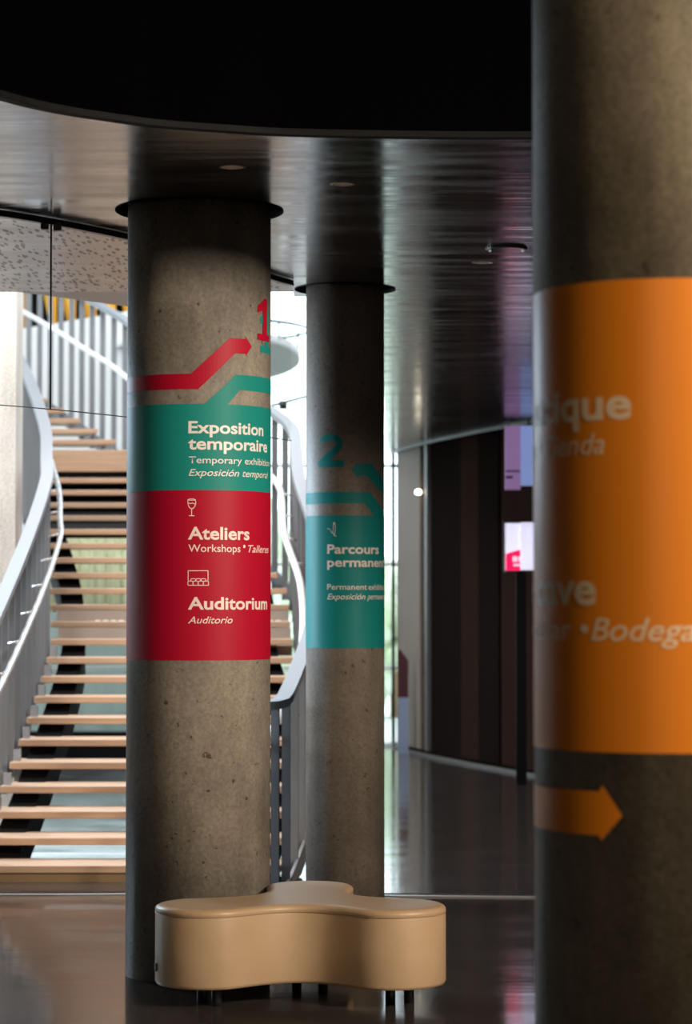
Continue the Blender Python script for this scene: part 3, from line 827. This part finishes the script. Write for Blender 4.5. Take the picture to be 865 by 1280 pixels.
# joint position at x=62 px
def rail_at_px(px):
    k = (px - 432.5) / F
    for a, b in zip(RAIL, RAIL[1:]):
        fa = a[0] - k * a[1]; fb = b[0] - k * b[1]
        if fa <= 0 <= fb: t = fa / (fa - fb); return Vector((a[0] + (b[0] - a[0]) * t, a[1] + (b[1] - a[1]) * t))
J = [rail_at_px(p) for p in (-110, 62, 240)] + [Vector(RAIL[-1])]
GZ = 2.635
for a, b in zip(J, J[1:]):
    mid = [p for p in RAIL if a.x < p[0] < b.x]
    P = [a] + [Vector(p) for p in mid] + [b]
    t0 = (P[1] - P[0]).normalized() * .004; P[0] = P[0] + t0; P[-1] = P[-1] - t0
    bm = bmesh.new(); rows = [[bm.verts.new((p.x, p.y, GZ)), bm.verts.new((p.x, p.y, RZ - .004))] for p in P]
    for r0, r1 in zip(rows, rows[1:]): bm.faces.new((r0[0], r1[0], r1[1], r0[1]))
    p_ = child('pane', bm, 'glass', gp)
    bm = ribbon(bmesh.new(), [(p.x, p.y, GZ - .004) for p in P], .005, .004); sub('edge_seal', bm, 'frame', p_)
for j in J[1:3]:
    child('joint', cyl(bmesh.new(), j.x, j.y, GZ, RZ - .004, .0045, 8), 'frame', gp)
    for s in (-1, 1):
        bm = bmesh.new(); box(bm, j.x + s * .028 - .018, j.x + s * .028 + .018, j.y + s * .02 - .02, j.y + s * .02 + .02, RZ - .03, RZ + .008, .004)
        child('clamp', bm, 'lip', gp)

# ------------------------------------------------------------ ceiling lamps
labs = ['small round recessed downlight with warm rim, in front of the red-banded column', 'small round recessed downlight with warm rim, above and left of the second column', 'small recessed downlight in the dark ceiling near the orange-banded column']
for p, lb in zip(DOWN, labs):
    root = thing('downlight', (p[0], p[1], CEIL), lb, 'ceiling light', 'recessed downlights')
    bm = bmesh.new(); cyl(bm, p[0], p[1], CEIL - .001, CEIL + .06, .05, 24, .04, caps=False)
    child('housing', bm, 'alu', root)
    bm = bmesh.new(); n = 28
    a = [bm.verts.new((p[0] + .050 * math.cos(i * 2 * PI / n), p[1] + .050 * math.sin(i * 2 * PI / n), CEIL - .003)) for i in range(n)]
    b = [bm.verts.new((p[0] + .060 * math.cos(i * 2 * PI / n), p[1] + .060 * math.sin(i * 2 * PI / n), CEIL - .001)) for i in range(n)]
    for i in range(n): bm.faces.new((a[i], a[(i + 1) % n], b[(i + 1) % n], b[i]))
    child('rim', bm, 'lip', root)
    child('lens', cyl(bmesh.new(), p[0], p[1], CEIL + .03, CEIL + .05, .042, 24), 'lamp', root)
p = on_ceil(633, 310)
root = thing('ceiling_fixture', (p[0], p[1], CEIL), 'low oval glass ceiling fixture with two bright points beside the orange-banded column', 'ceiling light')
bm = cyl(bmesh.new(), p[0], p[1], CEIL - .012, CEIL - .001, .1, 32, .11); child('dish', bm, 'lens_dark', root)
for s in (-1, 1):
    bm = bmesh.new(); bmesh.ops.create_icosphere(bm, subdivisions=2, radius=.007, matrix=Matrix.Translation((p[0] + s * .085, p[1], CEIL - .014))); child('bulb', bm, 'lamp_white', root)

# glowing bead added for a small bright reflection on the taupe panel
p = at(523, 615, 27.6)
root = thing('wall_glint', tuple(p), 'tiny bright warm glowing bead standing in for a reflection on the taupe wall panel right of the second column', 'lamp')
child('bulb', (lambda bm: (bmesh.ops.create_icosphere(bm, subdivisions=2, radius=.033, matrix=Matrix.Translation(p) @ Matrix.Diagonal((1.2, 1, .85, 1))), bm)[1])(bmesh.new()), 'glint_bright', root)
child('arm', B(p.x + .03, p.x + .17, p.y - .02, p.y + .02, p.z - .03, p.z + .03), 'rubber', root)

# ------------------------------------------------------------ screen and glowing reflection panels by the orange column
Ys = 23.0
def facing(name, px0, py0, px1, py1, Y, m, root, t=.03, part=None):
    a = at(px0, py1, Y); b = at(px1, py0, Y)
    return child(name, B(a.x, b.x, Y, Y + t, a.z, b.z), m, root)
a = at(652, 713, Ys)
sc_ = thing('display_screen', (a.x, Ys, 0), 'lit white and red screen on a dark stand, just left of the orange-banded column', 'screen')
facing('casing', 630, 652, 674, 716, Ys + .035, 'rubber', sc_, .05)
facing('left_panel', 632, 654, 650.6, 713, Ys, 'scr_white', sc_)
facing('right_panel', 651.4, 653, 671.5, 712.5, Ys - .02, 'scr_white', sc_)
bm = bmesh.new(); pts = [at(632.3, 713, Ys - .002), at(650.4, 713, Ys - .002), at(650.4, 687, Ys - .002), at(644, 688.5, Ys - .002), at(637, 690.5, Ys - .002), at(632.3, 692.5, Ys - .002)]
bm.faces.new([bm.verts.new(q_) for q_ in pts]); child('red_area', bm, 'scr_red', sc_)
facing('logo', 641, 695.5, 646.5, 702, Ys - .01, 'scr_print', sc_, .004)
facing('logo', 648.2, 695.5, 650.3, 702, Ys - .01, 'scr_print', sc_, .004)
facing('caption', 642, 705, 650, 707.5, Ys - .01, 'scr_print', sc_, .004)
facing('text_line', 642, 678, 650, 679.5, Ys - .01, 'scr_grey', sc_, .004)
for y_ in (684.5, 690.5, 698.5): facing('text_line', 653, y_, 670, y_ + 1.2, Ys - .03, 'scr_grey', sc_, .004)
bm = bmesh.new(); q_ = at(664, 669, Ys - .03)
for k in range(4):
    for (dx0, dx1, dz0, dz1) in ((-.03, .03, .045, .05), (-.03, .03, -.05, -.045), (-.03, -.025, -.05, .05), (.025, .03, -.05, .05))[k:k + 1]:
        box(bm, q_.x + dx0, q_.x + dx1, q_.y, q_.y + .004, q_.z + dz0, q_.z + dz1)
child('pictogram', bm, 'scr_grey', sc_)
a = at(641, 740, Ys); b = at(662, 712, Ys)
child('stand', B(a.x + .03, b.x - .03, Ys + .02, Ys + .06, 0, b.z), 'black', sc_)

a = at(650, 600, 24.0)  # glowing panels added in place of a bluish reflection on the wall
hd = thing('wall_reflection', (a.x, 24, 3), 'dim purple and blue glowing panels standing in for a reflection under the ceiling above the white and red screen', 'screen')
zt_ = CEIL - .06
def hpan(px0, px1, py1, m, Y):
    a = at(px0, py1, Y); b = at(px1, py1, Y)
    child('reflection_panel', B(a.x, b.x, Y, Y + .04, a.z, zt_), m, hd)
hpan(631.5, 650.5, 612, 'refl_purple', 24.0); hpan(651.2, 668, 607, 'refl_blue', 23.98)
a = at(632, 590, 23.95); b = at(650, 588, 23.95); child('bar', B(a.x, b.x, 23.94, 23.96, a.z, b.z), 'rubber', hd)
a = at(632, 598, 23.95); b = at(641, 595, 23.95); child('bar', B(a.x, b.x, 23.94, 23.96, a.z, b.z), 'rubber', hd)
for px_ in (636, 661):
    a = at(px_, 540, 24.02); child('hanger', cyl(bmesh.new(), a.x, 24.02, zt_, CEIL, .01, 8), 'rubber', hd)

# dark red and blue-grey armchair-like banner at the far wall end
a = at(497.5, 872, 27.9); b = at(510.5, 812, 27.9)
bn = thing('banner', (a.x, 27.9, 0), 'small dark red panel above a blue-grey base at the far end of the panelled wall', 'banner')
bm = bmesh.new(); pr = [(a.x, a.z), (b.x, a.z), (b.x, b.z - .13), (a.x + .03, b.z), (a.x, b.z)]
f_ = [bm.verts.new((x, 27.9, z)) for x, z in pr]; b_ = [bm.verts.new((x, 27.94, z)) for x, z in pr]
bm.faces.new(f_); bm.faces.new(b_[::-1])
for i in range(5): bm.faces.new((f_[i], f_[(i + 1) % 5], b_[(i + 1) % 5], b_[i]))
bmesh.ops.recalc_face_normals(bm, faces=bm.faces[:])
child('panel', bm, 'dark_red', bn)
child('base', B(a.x, b.x, 27.88, 27.96, 0, a.z), 'blue_grey', bn)
